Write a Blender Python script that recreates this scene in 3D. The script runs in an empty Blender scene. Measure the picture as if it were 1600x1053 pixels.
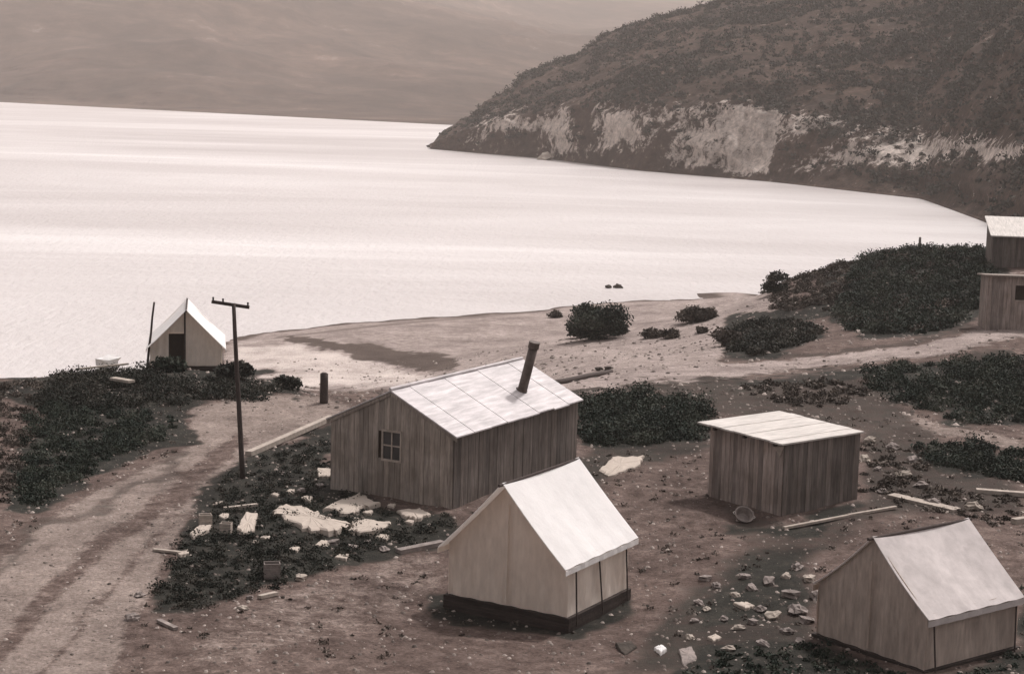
import bpy, math, random
import numpy as np
from mathutils import Matrix, Vector
random.seed(7); rng = np.random.default_rng(11)
C = bpy.context.scene.collection
# ------------------------------------------------------------------ camera
W, H, F = 1600, 1053, 2800.0
HC = 15.0; PITCH = math.atan((526.5-130)/F); ROLL = math.radians(1.5)
f_ = np.array([0, math.cos(PITCH), -math.sin(PITCH)]); R_ = np.array([1., 0, 0]); U_ = np.cross(R_, f_)
r_ = math.cos(ROLL)*R_+math.sin(ROLL)*U_; u_ = -math.sin(ROLL)*R_+math.cos(ROLL)*U_
cam = bpy.data.cameras.new('camera'); camo = bpy.data.objects.new('camera', cam); C.objects.link(camo)
cam.sensor_width = 36; cam.lens = 36*F/W; cam.clip_start = 0.5; cam.clip_end = 40000
M = Matrix([[r_[i], u_[i], -f_[i], 0] for i in range(3)]+[[0, 0, 0, 1]])
camo.matrix_world = Matrix.Translation((0, 0, HC)) @ M
bpy.context.scene.camera = camo
# ------------------------------------------------------------------ light
SUN_AZ, SUN_EL = math.radians(42), math.radians(58)      # azimuth to the right of the view direction
wd = bpy.data.worlds.new('World'); bpy.context.scene.world = wd; wd.use_nodes = True
nt = wd.node_tree; bg = nt.nodes['Background']
sky = nt.nodes.new('ShaderNodeTexSky'); sky.sky_type = 'NISHITA'; sky.sun_disc = False
sky.sun_elevation = SUN_EL; sky.sun_rotation = SUN_AZ; sky.dust_density = 4; sky.air_density = 1.2; sky.ozone_density = 1
hs = nt.nodes.new('ShaderNodeHueSaturation'); hs.inputs['Saturation'].default_value = 0.12
tint = nt.nodes.new('ShaderNodeMix'); tint.data_type = 'RGBA'; tint.blend_type = 'MULTIPLY'; tint.inputs[0].default_value = 1
tint.inputs[7].default_value = (1.0, 0.945, 0.93, 1)
nt.links.new(sky.outputs[0], hs.inputs['Color']); nt.links.new(hs.outputs[0], tint.inputs[6]); nt.links.new(tint.outputs[2], bg.inputs[0])
bg.inputs[1].default_value = 0.15
sl = bpy.data.lights.new('sun', 'SUN'); sl.energy = 3.5; sl.angle = math.radians(4); sl.color = (1, 0.95, 0.92)
so = bpy.data.objects.new('sun', sl); C.objects.link(so)
sd = Vector((math.sin(SUN_AZ)*math.cos(SUN_EL), math.cos(SUN_AZ)*math.cos(SUN_EL), math.sin(SUN_EL)))
so.rotation_euler = sd.to_track_quat('Z', 'Y').to_euler(); so.location = (0, 0, 80)
bpy.context.scene.cycles.volume_bounces = 2
vs = bpy.context.scene.view_settings; vs.view_transform = 'Standard'; vs.look = 'None'; vs.exposure = 0.15; vs.gamma = 1

# ------------------------------------------------------------------ pixel <-> world helpers (for measuring places)
def proj(P):
    d = np.asarray(P, float)-np.array([0, 0, HC]); z = d@f_; z = np.where(z < 1, 1, z)
    return W/2+F*(d@r_)/z, H/2-F*(d@u_)/z
def ray(px, py): return f_*F+r_*(px-W/2)-u_*(py-H/2)
def G(px, py, z=0.):
    d = ray(px, py); return np.array([0, 0, HC])+d*((z-HC)/d[2])
def D(px, py, y):
    d = ray(px, py); return np.array([0, 0, HC])+d*(y/d[1])
# ------------------------------------------------------------------ numpy noise
_perm = rng.random((256, 256))
def vnoise(x, y):
    xi = np.floor(x).astype(int); yi = np.floor(y).astype(int); fx = x-xi; fy = y-yi
    fx = fx*fx*(3-2*fx); fy = fy*fy*(3-2*fy); g = lambda a, b: _perm[a & 255, b & 255]
    return (g(xi, yi)*(1-fx)+g(xi+1, yi)*fx)*(1-fy)+(g(xi, yi+1)*(1-fx)+g(xi+1, yi+1)*fx)*fy
def fbm(x, y, o=4, s=1.):
    a = 0; w = .5; t = 0
    for k in range(o):
        a = a+w*(vnoise(x*s+17.3*k, y*s+9.1*k)-.5)*2; t += w; w *= .5; s *= 2.03
    return a/t
# ------------------------------------------------------------------ terrain heights: thin plate spline through measured points
WZ = -9.0
cp = []
def A(z, *pp):
    for p in pp: cp.append((*G(p[0], p[1], z)[:2], z))
def AW(*pp): cp.extend(pp)
A(0, (60, 1000), (200, 1050), (500, 1040), (1400, 1040), (1200, 1040), (1550, 1050), (300, 850), (120, 850), (1100, 870), (1500, 900), (420, 720), (1180, 800),
  (1350, 760), (1580, 720), (1000, 760), (640, 800), (250, 700), (520, 650), (300, 640), (950, 660), (1100, 650), (1800, 900), (1800, 700), (-200, 900), (-200, 700))
A(-.3, (700, 960), (890, 1000), (1000, 940), (640, 900))
A(.2, (290, 578), (345, 584), (200, 585), (120, 590))
A(0, (20, 620), (420, 605), (-150, 620)); A(-.5, (500, 615), (610, 612))
A(0, (900, 606), (1100, 588), (1300, 568)); A(.6, (1420, 550), (1500, 600)); A(.8, (1540, 520)); A(.9, (1600, 515), (1750, 520))
for p, z in [((900, 575), -2.2), ((850, 575), -4), ((1000, 560), -2.4), ((1100, 545), -2.6), ((900, 530), -6), ((1000, 515), -5.8), ((1100, 500), -6), ((800, 550), -6.5),
             ((760, 575), -6.5), ((700, 560), -8), ((1180, 520), -3.2), ((1250, 540), -.6), ((1180, 480), -6.2), ((940, 490), -8), ((860, 500), -8.3)]: A(z, p)
A(-8.6, (640, 585), (560, 560), (480, 560), (400, 545), (520, 590), (420, 585), (450, 598))
A(-10.6, (1040, 451), (1100, 452), (1140, 453), (1175, 449), (1120, 458))
A(-8.45, (560, 530), (650, 560), (700, 540)); A(-8.5, (600, 515), (720, 505), (820, 500), (480, 522))
A(-9, (380, 527), (500, 509), (600, 501), (700, 493), (850, 484), (1000, 470), (1100, 467), (1190, 461))
A(-11, (380, 500), (500, 480), (700, 465), (850, 455), (1000, 445), (1100, 435), (1180, 425), (300, 520))
for p, y in [((1200, 454), 185), ((1240, 434), 172), ((1300, 405), 160), ((1360, 390), 155), ((1430, 384), 150), ((1540, 380), 150), ((1640, 372), 150), ((1800, 360), 160)]:
    k_ = min(1, max(0, (p[0]-1180)/200)); q = D(p[0], p[1], y); AW((q[0], q[1], q[2]-.8)); AW((q[0]*(1+.10*k_), q[1]*(1+.10*k_)+4+8*k_, -5.5-2.5*(1-k_)), (q[0]*1.25, q[1]*1.25+12, -11.5), (q[0]*1.5, q[1]*1.5+18, -12.5))
A(-11.5, (1000, 410), (1100, 400), (1180, 395), (1250, 385), (900, 420), (1300, 375))
AW((D(1380, 450, 132)[0], 132, D(1380, 470, 132)[2]), (D(1500, 450, 130)[0], 130, D(1500, 450, 130)[2]))
for x in (-45, -37, -29, -21, -14, -9): AW((x, 110, -8.2 if x > -24 else -11), (x, 101, -5))
for x in (-60, -90): AW((x, 85, 0), (x, 105, -9), (x, 125, -12))
for x in (-60, -25, 0, 25, 60): AW((x, 37, 0.3), (x, 22, 4.5), (x, 5, 10.5), (x, -12, 13), (x, -45, 15))
for x, y, z in [(110, 60, 4), (110, 110, 6), (-110, 60, 0), (-110, 20, 5), (110, 20, 7), (0, 260, -12), (-60, 220, -12), (-110, 160, -12), (70, 300, -12)]: AW((x, y, z))
CP = np.array(cp); SC = 60.
def _k(r2): return np.where(r2 > 0, .5*r2*np.log(np.maximum(r2, 1e-12)), 0)
def _solve():
    X = CP[:, :2]/SC; n = len(X); r2 = ((X[:, None]-X[None])**2).sum(-1)
    K = _k(r2)+np.eye(n)*2e-4; P = np.c_[np.ones(n), X]
    A_ = np.block([[K, P], [P.T, np.zeros((3, 3))]]); return np.linalg.solve(A_, np.r_[CP[:, 2], 0, 0, 0])
CO = _solve()
def tps(x, y):
    x = np.atleast_1d(np.asarray(x, float)); y = np.atleast_1d(np.asarray(y, float)); out = np.empty(len(x)); X = CP[:, :2]/SC
    for i in range(0, len(x), 20000):
        q = np.c_[x[i:i+20000], y[i:i+20000]]/SC; r2 = ((q[:, None]-X[None])**2).sum(-1)
        out[i:i+20000] = _k(r2)@CO[:-3]+CO[-3]+q@CO[-2:]
    return out
def sstep(a, b, t):
    t = np.clip((t-a)/(b-a), 0, 1); return t*t*(3-2*t)
def height(x, y):
    x = np.atleast_1d(np.asarray(x, float)); y = np.atleast_1d(np.asarray(y, float))
    cx = np.clip(x, -125, 125); cy = np.clip(y, -45, 300)
    h = tps(cx, cy); far = sstep(210, 300, y)*(1-0*x); h = h*(1-far)-14*far
    fl = sstep(-100, -170, x)*sstep(95, 130, y); h = h*(1-fl)-14*fl
    land = sstep(-8.7, -6, h)
    h = h+land*(fbm(x, y, 3, .12)*.22+fbm(x, y, 3, .9)*.07+fbm(x, y, 2, 3.)*.025)+(1-land)*fbm(x, y, 3, .15)*.07+sstep(120, 140, y)*fbm(x, y, 4, .35)*.09
    return np.clip(h, -14, 40)
def hz(x, y): return float(height(x, y)[0])
def ground(px, py):
    z = 0.
    y0 = 40.
    ys = np.arange(40, 240, .5); d = ray(px, py); X = d[0]/d[1]*ys; Z = HC+d[2]/d[1]*ys
    hh = height(X, ys); i = int(np.argmax(hh > Z)) if (hh > Z).any() else len(ys)-1
    a, b = ys[max(i-1, 0)], ys[i]
    for _ in range(14):
        m = (a+b)/2
        if hz(d[0]/d[1]*m, m) > HC+d[2]/d[1]*m: b = m
        else: a = m
    return np.array([d[0]/d[1]*b, b, HC+d[2]/d[1]*b])
def sdist(px, py, poly):
    n = len(poly); ins = np.zeros(len(px), bool); dmin = np.full(len(px), 1e9)
    for i in range(n):
        x1, y1 = poly[i]; x2, y2 = poly[(i+1) % n]
        c = ((y1 > py) != (y2 > py)) & (px < (x2-x1)*(py-y1)/((y2-y1) if y2 != y1 else 1e-9)+x1); ins ^= c
        t = np.clip(((px-x1)*(x2-x1)+(py-y1)*(y2-y1))/((x2-x1)**2+(y2-y1)**2+1e-9), 0, 1)
        dmin = np.minimum(dmin, np.hypot(px-x1-t*(x2-x1), py-y1-t*(y2-y1)))
    return np.where(ins, dmin, -dmin)

# ------------------------------------------------------------------ materials
def mat(name): m = bpy.data.materials.new(name); m.use_nodes = True; return m, m.node_tree, m.node_tree.nodes['Principled BSDF']
def N(t, ty, **k):
    n = t.nodes.new(ty)
    for a, b in k.items():
        if hasattr(n, a): setattr(n, a, b)
        else: n.inputs[a].default_value = b
    return n
def noise(t, scale, detail=4, rough=.6, co=None, dist=0.):
    n = t.nodes.new('ShaderNodeTexNoise'); n.inputs['Scale'].default_value = scale; n.inputs['Detail'].default_value = detail
    n.inputs['Roughness'].default_value = rough; n.inputs['Distortion'].default_value = dist
    if co is None:
        g = t.nodes.new('ShaderNodeNewGeometry'); co = g.outputs['Position']
    t.links.new(co, n.inputs['Vector']); return n.outputs['Fac']
def ramp(t, fac, stops):
    r = t.nodes.new('ShaderNodeValToRGB'); e = r.color_ramp.elements
    while len(e) < len(stops): e.new(.5)
    for i, (p, c) in enumerate(stops): e[i].position = p; e[i].color = (*c, 1) if len(c) == 3 else c
    t.links.new(fac, r.inputs[0]); return r.outputs[0]
def mix(t, fac, a, b, mode='MIX'):
    m = t.nodes.new('ShaderNodeMix'); m.data_type = 'RGBA'; m.blend_type = mode
    for s, v in ((0, fac), (6, a), (7, b)):
        if isinstance(v, (int, float)): m.inputs[s].default_value = v
        elif isinstance(v, tuple): m.inputs[s].default_value = (*v, 1)
        else: t.links.new(v, m.inputs[s])
    return m.outputs[2]
def bump(t, p, fac, strength, dist=.05):
    b = t.nodes.new('ShaderNodeBump'); b.inputs['Strength'].default_value = strength; b.inputs['Distance'].default_value = dist
    t.links.new(fac, b.inputs['Height']); t.links.new(b.outputs[0], p.inputs['Normal'])
def simple(name, col, rough=.85, var=.35, scale=6., bmp=.3, bd=.02, spec=.2, streak=None):
    m, t, p = mat(name); p.inputs['Roughness'].default_value = rough; p.inputs['Specular IOR Level'].default_value = spec
    co = None
    if streak:
        g = t.nodes.new('ShaderNodeTexCoord'); mp = t.nodes.new('ShaderNodeMapping'); mp.inputs['Scale'].default_value = streak
        t.links.new(g.outputs['Object'], mp.inputs['Vector']); co = mp.outputs[0]
    n = noise(t, scale, 6, .65, co); n2 = noise(t, scale*.22, 3, .6)
    if name.startswith('pale_roof') or name.startswith('shack_roof'):
        n2 = noise(t, 1.3, 4, .6, co)
    a = ramp(t, n, [(.3, tuple(c*(1-var) for c in col)), (.7, tuple(min(1, c*(1+var*.7)) for c in col))])
    b = ramp(t, n2, [(.3, (1-var*.6,)*3), (.7, (1., 1., 1.))])
    c = mix(t, 1., a, b, 'MULTIPLY'); t.links.new(c, p.inputs['Base Color']); bump(t, p, n, bmp, bd); return m

def ground_material():
    m, t, p = mat('earth'); p.inputs['Roughness'].default_value = .95; p.inputs['Specular IOR Level'].default_value = .1
    at = N(t, 'ShaderNodeAttribute', attribute_name='mask'); sp = t.nodes.new('ShaderNodeSeparateColor'); t.links.new(at.outputs['Color'], sp.inputs[0])
    big = noise(t, .22, 5, .65); med = noise(t, 1.6, 6, .7); fine = noise(t, 9, 6, .75)
    mid = ramp(t, med, [(.3, (.055, .038, .033)), (.5, (.106, .078, .068)), (.72, (.185, .143, .127))])
    pale = ramp(t, med, [(.28, (.145, .117, .102)), (.5, (.21, .172, .153)), (.75, (.29, .242, .216))])
    dark = ramp(t, med, [(.3, (.014, .015, .013)), (.55, (.028, .027, .023)), (.75, (.060, .050, .043))])
    def soft(ch, amt):
        a = t.nodes.new('ShaderNodeMath'); a.operation = 'MULTIPLY_ADD'; t.links.new(fine, a.inputs[0]); a.inputs[1].default_value = amt; a.inputs[2].default_value = -amt/2
        a2 = t.nodes.new('ShaderNodeMath'); a2.operation = 'MULTIPLY_ADD'; t.links.new(med, a2.inputs[0]); a2.inputs[1].default_value = amt*1.6; a2.inputs[2].default_value = -amt*.8
        b = t.nodes.new('ShaderNodeMath'); t.links.new(a.outputs[0], b.inputs[0]); t.links.new(a2.outputs[0], b.inputs[1])
        c = t.nodes.new('ShaderNodeMath'); t.links.new(b.outputs[0], c.inputs[0]); t.links.new(ch, c.inputs[1])
        r = t.nodes.new('ShaderNodeMapRange'); r.interpolation_type = 'SMOOTHSTEP'; r.inputs[1].default_value = .2; r.inputs[2].default_value = .8; t.links.new(c.outputs[0], r.inputs[0]); return r.outputs[0]
    c = mix(t, soft(sp.outputs[0], .6), mid, pale); c = mix(t, soft(at.outputs['Alpha'], .3), c, mix(t, 1., pale, (1.32, 1.36, 1.42), 'MULTIPLY')); fr_ = t.nodes.new('ShaderNodeMapRange'); fr_.inputs[1].default_value = .9; fr_.inputs[2].default_value = 1.35; t.links.new(at.outputs['Alpha'], fr_.inputs[0]); c = mix(t, fr_.outputs[0], c, (.55, .495, .46)); c = mix(t, soft(sp.outputs[1], .7), c, dark)
    c = mix(t, soft(sp.outputs[2], .3), c, (.085, .066, .057))
    v = ramp(t, fine, [(.32, (.45, .43, .42)), (.5, (.95, .95, .95)), (.68, (1.45, 1.40, 1.38))]); c = mix(t, .9, c, v, 'MULTIPLY')
    v2 = ramp(t, big, [(.32, (.62, .60, .60)), (.5, (.95, .94, .94)), (.68, (1.18, 1.18, 1.18))]); c = mix(t, 1., c, v2, 'MULTIPLY')
    t.links.new(c, p.inputs['Base Color']); bump(t, p, fine, .7, .09); return m
MG = ground_material()

def hill_material(name, scrub, rock, sc, thr=.62):
    m, t, p = mat(name); p.inputs['Roughness'].default_value = .95; p.inputs['Specular IOR Level'].default_value = .1
    g = t.nodes.new('ShaderNodeNewGeometry'); s = t.nodes.new('ShaderNodeSeparateXYZ'); t.links.new(g.outputs['True Normal'], s.inputs[0])
    at = N(t, 'ShaderNodeAttribute', attribute_name='mask'); sp = t.nodes.new('ShaderNodeSeparateColor'); t.links.new(at.outputs['Color'], sp.inputs[0])
    n1 = noise(t, sc, 8, .78); n2 = noise(t, sc*.18, 4, .6); n3 = noise(t, sc*3.2, 4, .7)
    a = ramp(t, n1, [(.3, tuple(c*.42 for c in scrub)), (.5, scrub), (.7, tuple(c*1.9 for c in scrub))])
    a = mix(t, 1., a, ramp(t, n2, [(.35, (.6, .6, .6)), (.65, (1.25, 1.22, 1.2))]), 'MULTIPLY')
    b = ramp(t, n1, [(.34, tuple(c*.35 for c in rock)), (.48, tuple(c*.85 for c in rock)), (.66, tuple(c*1.3 for c in rock))])
    k = t.nodes.new('ShaderNodeMath'); k.operation = 'MULTIPLY_ADD'; t.links.new(n1, k.inputs[0]); k.inputs[1].default_value = 3.0; k.inputs[2].default_value = -1.5
    k2 = t.nodes.new('ShaderNodeMath'); t.links.new(k.outputs[0], k2.inputs[0]); t.links.new(sp.outputs[0], k2.inputs[1])
    r = t.nodes.new('ShaderNodeMapRange'); r.interpolation_type = 'SMOOTHSTEP'; r.inputs[1].default_value = .3; r.inputs[2].default_value = .65; t.links.new(k2.outputs[0], r.inputs[0])
    c = mix(t, r.outputs[0], a, b); c = mix(t, .7, c, ramp(t, n3, [(.32, (.5, .5, .5)), (.7, (1.45, 1.42, 1.4))]), 'MULTIPLY')
    t.links.new(c, p.inputs['Base Color']); bump(t, p, n1, .8, 1.5); return m

def water_material():
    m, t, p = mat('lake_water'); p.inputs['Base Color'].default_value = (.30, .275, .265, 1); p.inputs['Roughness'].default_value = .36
    p.inputs['IOR'].default_value = 1.33; p.inputs['Specular IOR Level'].default_value = .5
    g = t.nodes.new('ShaderNodeNewGeometry'); mp = t.nodes.new('ShaderNodeMapping'); mp.inputs['Scale'].default_value = (1, .35, 1); mp.inputs['Rotation'].default_value = (0, 0, .3)
    t.links.new(g.outputs['Position'], mp.inputs['Vector']); n = noise(t, .9, 5, .6, mp.outputs[0])
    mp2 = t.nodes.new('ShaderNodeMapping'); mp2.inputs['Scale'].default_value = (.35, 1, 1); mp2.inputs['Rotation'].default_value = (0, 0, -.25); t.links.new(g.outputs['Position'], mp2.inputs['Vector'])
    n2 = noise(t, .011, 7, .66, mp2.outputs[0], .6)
    c = ramp(t, n2, [(.32, (.36, .33, .325)), (.5, (.48, .45, .445)), (.66, (.62, .595, .59))]); t.links.new(c, p.inputs['Base Color'])  # pale ramp puts lake glare and wind streaks into the base colour
    bump(t, p, n, .8, .4); return m

def leaf_material(name, cols):
    m, t, p = mat(name); p.inputs['Roughness'].default_value = .75; p.inputs['Specular IOR Level'].default_value = .15
    at = N(t, 'ShaderNodeAttribute', attribute_name='tone'); c = ramp(t, at.outputs['Fac'], [(0, cols[0]), (.5, cols[1]), (1, cols[2])])
    t.links.new(c, p.inputs['Base Color']); return m
ML = leaf_material('dark_leaves', [(.010, .013, .010), (.022, .024, .019), (.058, .052, .042)])
ML2 = leaf_material('green_leaves', [(.008, .014, .010), (.017, .026, .019), (.048, .054, .040)])
ML3 = leaf_material('brown_leaves', [(.030, .025, .020), (.062, .050, .042), (.12, .098, .082)])

def board_material(name, col, var=.5, stretch=(9, 9, .8)):
    m, t, p = mat(name); p.inputs['Roughness'].default_value = .85; p.inputs['Specular IOR Level'].default_value = .2
    g = t.nodes.new('ShaderNodeTexCoord'); mp = t.nodes.new('ShaderNodeMapping'); mp.inputs['Scale'].default_value = stretch
    t.links.new(g.outputs['Object'], mp.inputs['Vector']); n = noise(t, 1.5, 6, .7, mp.outputs[0]); n2 = noise(t, .7, 3, .6)
    at = N(t, 'ShaderNodeAttribute', attribute_name='tone')
    a = ramp(t, n, [(.3, tuple(c*.55 for c in col)), (.7, tuple(c*1.35 for c in col))])
    b = ramp(t, at.outputs['Fac'], [(0, (1-var,)*3), (1, (1+var*.6, 1+var*.55, 1+var*.5))]); c = mix(t, 1., a, b, 'MULTIPLY')
    c = mix(t, 1., c, ramp(t, n2, [(.35, (.72, .70, .68)), (.65, (1.05, 1.05, 1.05))]), 'MULTIPLY')
    t.links.new(c, p.inputs['Base Color']); bump(t, p, n, .4, .01); return m

M_CANVAS = simple('white_canvas', (.86, .85, .85), .9, .07, 2.2, .5, .06)
M_CANVAS2 = simple('grey_canvas', (.64, .59, .58), .9, .2, 2.2, .3, .03)
M_CANWALL = simple('dusty_canvas', (.88, .82, .76), .92, .2, 2.5, .6, .05, streak=(2.2, 2.2, .7))
M_CANWALL2 = simple('stained_canvas', (.58, .495, .44), .92, .34, 2.6, .35, .03, streak=(3, 3, .6))
def translucent(m, col, amt):
    t = m.node_tree; p = t.nodes['Principled BSDF']; tr = t.nodes.new('ShaderNodeBsdfTranslucent'); tr.inputs[0].default_value = (*col, 1)
    ms = t.nodes.new('ShaderNodeMixShader'); ms.inputs[0].default_value = amt; t.links.new(p.outputs[0], ms.inputs[1]); t.links.new(tr.outputs[0], ms.inputs[2])
    t.links.new(ms.outputs[0], t.nodes['Material Output'].inputs['Surface'])
translucent(M_CANVAS, (.85, .80, .76), .36); translucent(M_CANWALL, (.85, .76, .68), .48); translucent(M_CANVAS2, (.6, .54, .5), .25); translucent(M_CANWALL2, (.6, .5, .42), .38)
M_DARKWOOD = board_material('dark_timber', (.055, .042, .038), .5, (1, 8, 8))
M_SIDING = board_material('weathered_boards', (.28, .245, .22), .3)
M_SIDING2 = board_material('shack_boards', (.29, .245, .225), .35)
M_SIDE_D = board_material('shaded_and_brown_boards', (.145, .125, .115), .35)  # cabin and shack wall shade put into the colour; plain brown on the hut
M_ROOFMETAL = simple('pale_roofing', (.52, .485, .49), .65, .34, 1.1, .2, .01, .4, streak=(5, .6, 1))
M_ROOFSH = simple('shack_roofing', (.50, .465, .435), .65, .3, 2, .3, .01, .35, streak=(5, .6, 1))
M_POLE = simple('pole_wood', (.060, .046, .042), .85, .3, 8, .4, .01)
M_STOVE = simple('rusty_stovepipe', (.085, .062, .052), .6, .4, 6, .3, .01, .4)
M_PALEWOOD = simple('bleached_wood', (.36, .31, .27), .9, .3, 5, .4, .01)
M_ROCKP = simple('pale_rock', (.34, .295, .255), .95, .25, 5, .5, .03)
M_SLAB = simple('chalky_rock', (.40, .345, .30), .95, .12, 5, .4, .03)
M_ROCKG = simple('grey_rock', (.24, .205, .19), .95, .45, 3.5, .6, .05)
M_ROCKD = simple('dark_rock', (.055, .045, .038), .95, .4, 3.5, .6, .05)
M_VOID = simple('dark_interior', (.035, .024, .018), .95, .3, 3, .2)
M_GLASS = simple('old_glass', (.05, .05, .052), .2, .3, 2, .1, .01, .5)
M_TWIG = simple('stem_bark', (.07, .055, .045), .9, .3, 8, .4, .01)

# ------------------------------------------------------------------ mesh builders
def mesh_obj(name, V, Fc, m, parent=None, tone=None, smooth=False, mask=None):
    me = bpy.data.meshes.new(name); me.from_pydata([tuple(map(float, v)) for v in V], [], [tuple(f) for f in Fc]); me.update()
    if tone is not None:
        a = me.attributes.new('tone', 'FLOAT', 'FACE'); a.data.foreach_set('value', np.asarray(tone, np.float32))
    if mask is not None:
        a = me.color_attributes.new('mask', 'FLOAT_COLOR', 'POINT'); a.data.foreach_set('color', (mask if mask.shape[1] == 4 else np.c_[mask, np.ones(len(mask))]).astype(np.float32).ravel())
    if smooth: me.polygons.foreach_set('use_smooth', [True]*len(me.polygons))
    me.materials.append(m); o = bpy.data.objects.new(name, me); C.objects.link(o)
    if parent: o.parent = parent
    return o
def fast_quads(name, V, Q, m, tone=None, mask=None, smooth=False, parent=None):
    me = bpy.data.meshes.new(name); me.vertices.add(len(V)); me.vertices.foreach_set('co', np.asarray(V, np.float32).ravel())
    n = len(Q); me.loops.add(n*4); me.loops.foreach_set('vertex_index', np.asarray(Q, np.int32).ravel()); me.polygons.add(n)
    me.polygons.foreach_set('loop_start', np.arange(0, n*4, 4, dtype=np.int32)); me.polygons.foreach_set('loop_total', np.full(n, 4, np.int32))
    me.update(calc_edges=True)
    if tone is not None:
        a = me.attributes.new('tone', 'FLOAT', 'FACE'); a.data.foreach_set('value', np.asarray(tone, np.float32))
    if mask is not None:
        a = me.color_attributes.new('mask', 'FLOAT_COLOR', 'POINT'); a.data.foreach_set('color', (mask if mask.shape[1] == 4 else np.c_[mask, np.ones(len(mask))]).astype(np.float32).ravel())
    if smooth: me.polygons.foreach_set('use_smooth', np.ones(n, bool))
    me.materials.append(m); o = bpy.data.objects.new(name, me); C.objects.link(o)
    if parent: o.parent = parent
    return o
def structure(o): o['kind'] = 'structure'; return o
def stuff(o, label, cat): o['kind'] = 'stuff'; o['label'] = label; o['category'] = cat; return o
def tag(o, label, cat, group=None):
    o['label'] = label; o['category'] = cat
    if group: o['group'] = group
    return o
def empty(name, loc, rz, label, cat, group=None):
    o = bpy.data.objects.new(name, None); C.objects.link(o); o.location = loc; o.rotation_euler = (0, 0, rz); o.empty_display_size = .3
    return tag(o, label, cat, group)
class MB:
    def __init__(s): s.V = []; s.F = []; s.T = []
    def add(s, V, Fc, tone=.5):
        b = len(s.V); s.V += [tuple(v) for v in V]; s.F += [tuple(i+b for i in f) for f in Fc]; s.T += [tone]*len(Fc)
    def prism(s, top, bot, tone=.5):                     # two matching rings
        n = len(top); V = list(top)+list(bot)
        s.add(V, [tuple(range(n)), tuple(range(2*n-1, n-1, -1))]+[(i, i+n, (i+1) % n+n, (i+1) % n) for i in range(n)], tone)
    def box(s, x0, x1, y0, y1, z0, z1, tone=.5):
        s.prism([(x0, y0, z1), (x1, y0, z1), (x1, y1, z1), (x0, y1, z1)], [(x0, y0, z0), (x1, y0, z0), (x1, y1, z0), (x0, y1, z0)], tone)
    def tube(s, p, q, r0, r1=None, n=10, tone=.5, seg=1, wob=0.):
        r1 = r0 if r1 is None else r1; p = Vector(p); q = Vector(q); d = (q-p).normalized()
        a = d.orthogonal().normalized(); b = d.cross(a); rings = []
        for k in range(seg+1):
            t = k/seg; c = p.lerp(q, t)+(a*random.uniform(-wob, wob)+b*random.uniform(-wob, wob) if 0 < k < seg else Vector()); r = r0+(r1-r0)*t
            rings.append([c+(a*math.cos(2*math.pi*i/n)+b*math.sin(2*math.pi*i/n))*r for i in range(n)])
        V = [v for R in rings for v in R]; Fc = [(k*n+i, k*n+(i+1) % n, (k+1)*n+(i+1) % n, (k+1)*n+i) for k in range(seg) for i in range(n)]
        Fc += [tuple(range(n-1, -1, -1)), tuple(seg*n+i for i in range(n))]; s.add(V, Fc, tone)
    def build(s, name, m, parent=None, smooth=False): return mesh_obj(name, s.V, s.F, m, parent, s.T, smooth)

# ------------------------------------------------------------------ ground sheet
def axis(parts):
    o = []
    for a, b, st in parts: o += list(np.arange(a, b, st))
    return o
ys = axis([(-46, 40, 2.), (40, 100, .28), (100, 200, .5), (200, 300, 2.5)]); v = 300.
while v < 9000: ys.append(v); v *= 1.35
xs = axis([(-140, -48, 3.), (-48, -30, .8), (-30, 30, .28), (30, 60, .6), (60, 140, 2.5)]); v = 140.
while v < 7000: xs.append(v); xs.insert(0, -v); v *= 1.35
xs = np.array(sorted(set(np.round(xs, 3)))); ys = np.array(ys)
XX, YY = np.meshgrid(xs, ys); X = XX.ravel(); Y = YY.ravel(); Z = height(X, Y)
PX, PY = proj(np.c_[X, Y, Z])
jx = PX+fbm(X, Y, 4, .35)*14+fbm(X, Y, 3, 2.)*6; jy = PY+fbm(X+50, Y, 4, .35)*9+fbm(X, Y+80, 3, 2.)*4
P_ROAD_L = [(-80, 960), (0, 880), (70, 815), (150, 770), (215, 742), (300, 700), (295, 660), (300, 632), (420, 612), (520, 622), (560, 640), (515, 662), (450, 690), (390, 715), (345, 762), (300, 800), (255, 870), (235, 930), (190, 980), (170, 1060), (-100, 1200)]
P_ROAD_R = [(640, 640), (900, 592), (1000, 572), (1130, 570), (1300, 556), (1440, 540), (1530, 512), (1548, 470), (1545, 430), (1640, 425), (1640, 520), (1540, 540), (1440, 562), (1280, 578), (1100, 596), (1000, 606), (900, 617), (640, 680)]
P_BEACH = [(350, 600), (350, 515), (600, 480), (850, 474), (1000, 465), (1190, 450), (1240, 470), (1200, 520), (1130, 556), (1130, 572), (1000, 590), (900, 612), (640, 640), (620, 612), (440, 604)]
P_PATH = [(1300, 618), (1380, 630), (1440, 650), (1520, 672), (1600, 690), (1600, 702), (1480, 684), (1430, 690), (1370, 660), (1310, 640)]
P_SLOPE = [(290, 1000), (430, 925), (560, 880), (690, 850), (700, 930), (560, 985), (300, 1060)]  # lit dirt slope, painted as a slightly paler patch
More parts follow.
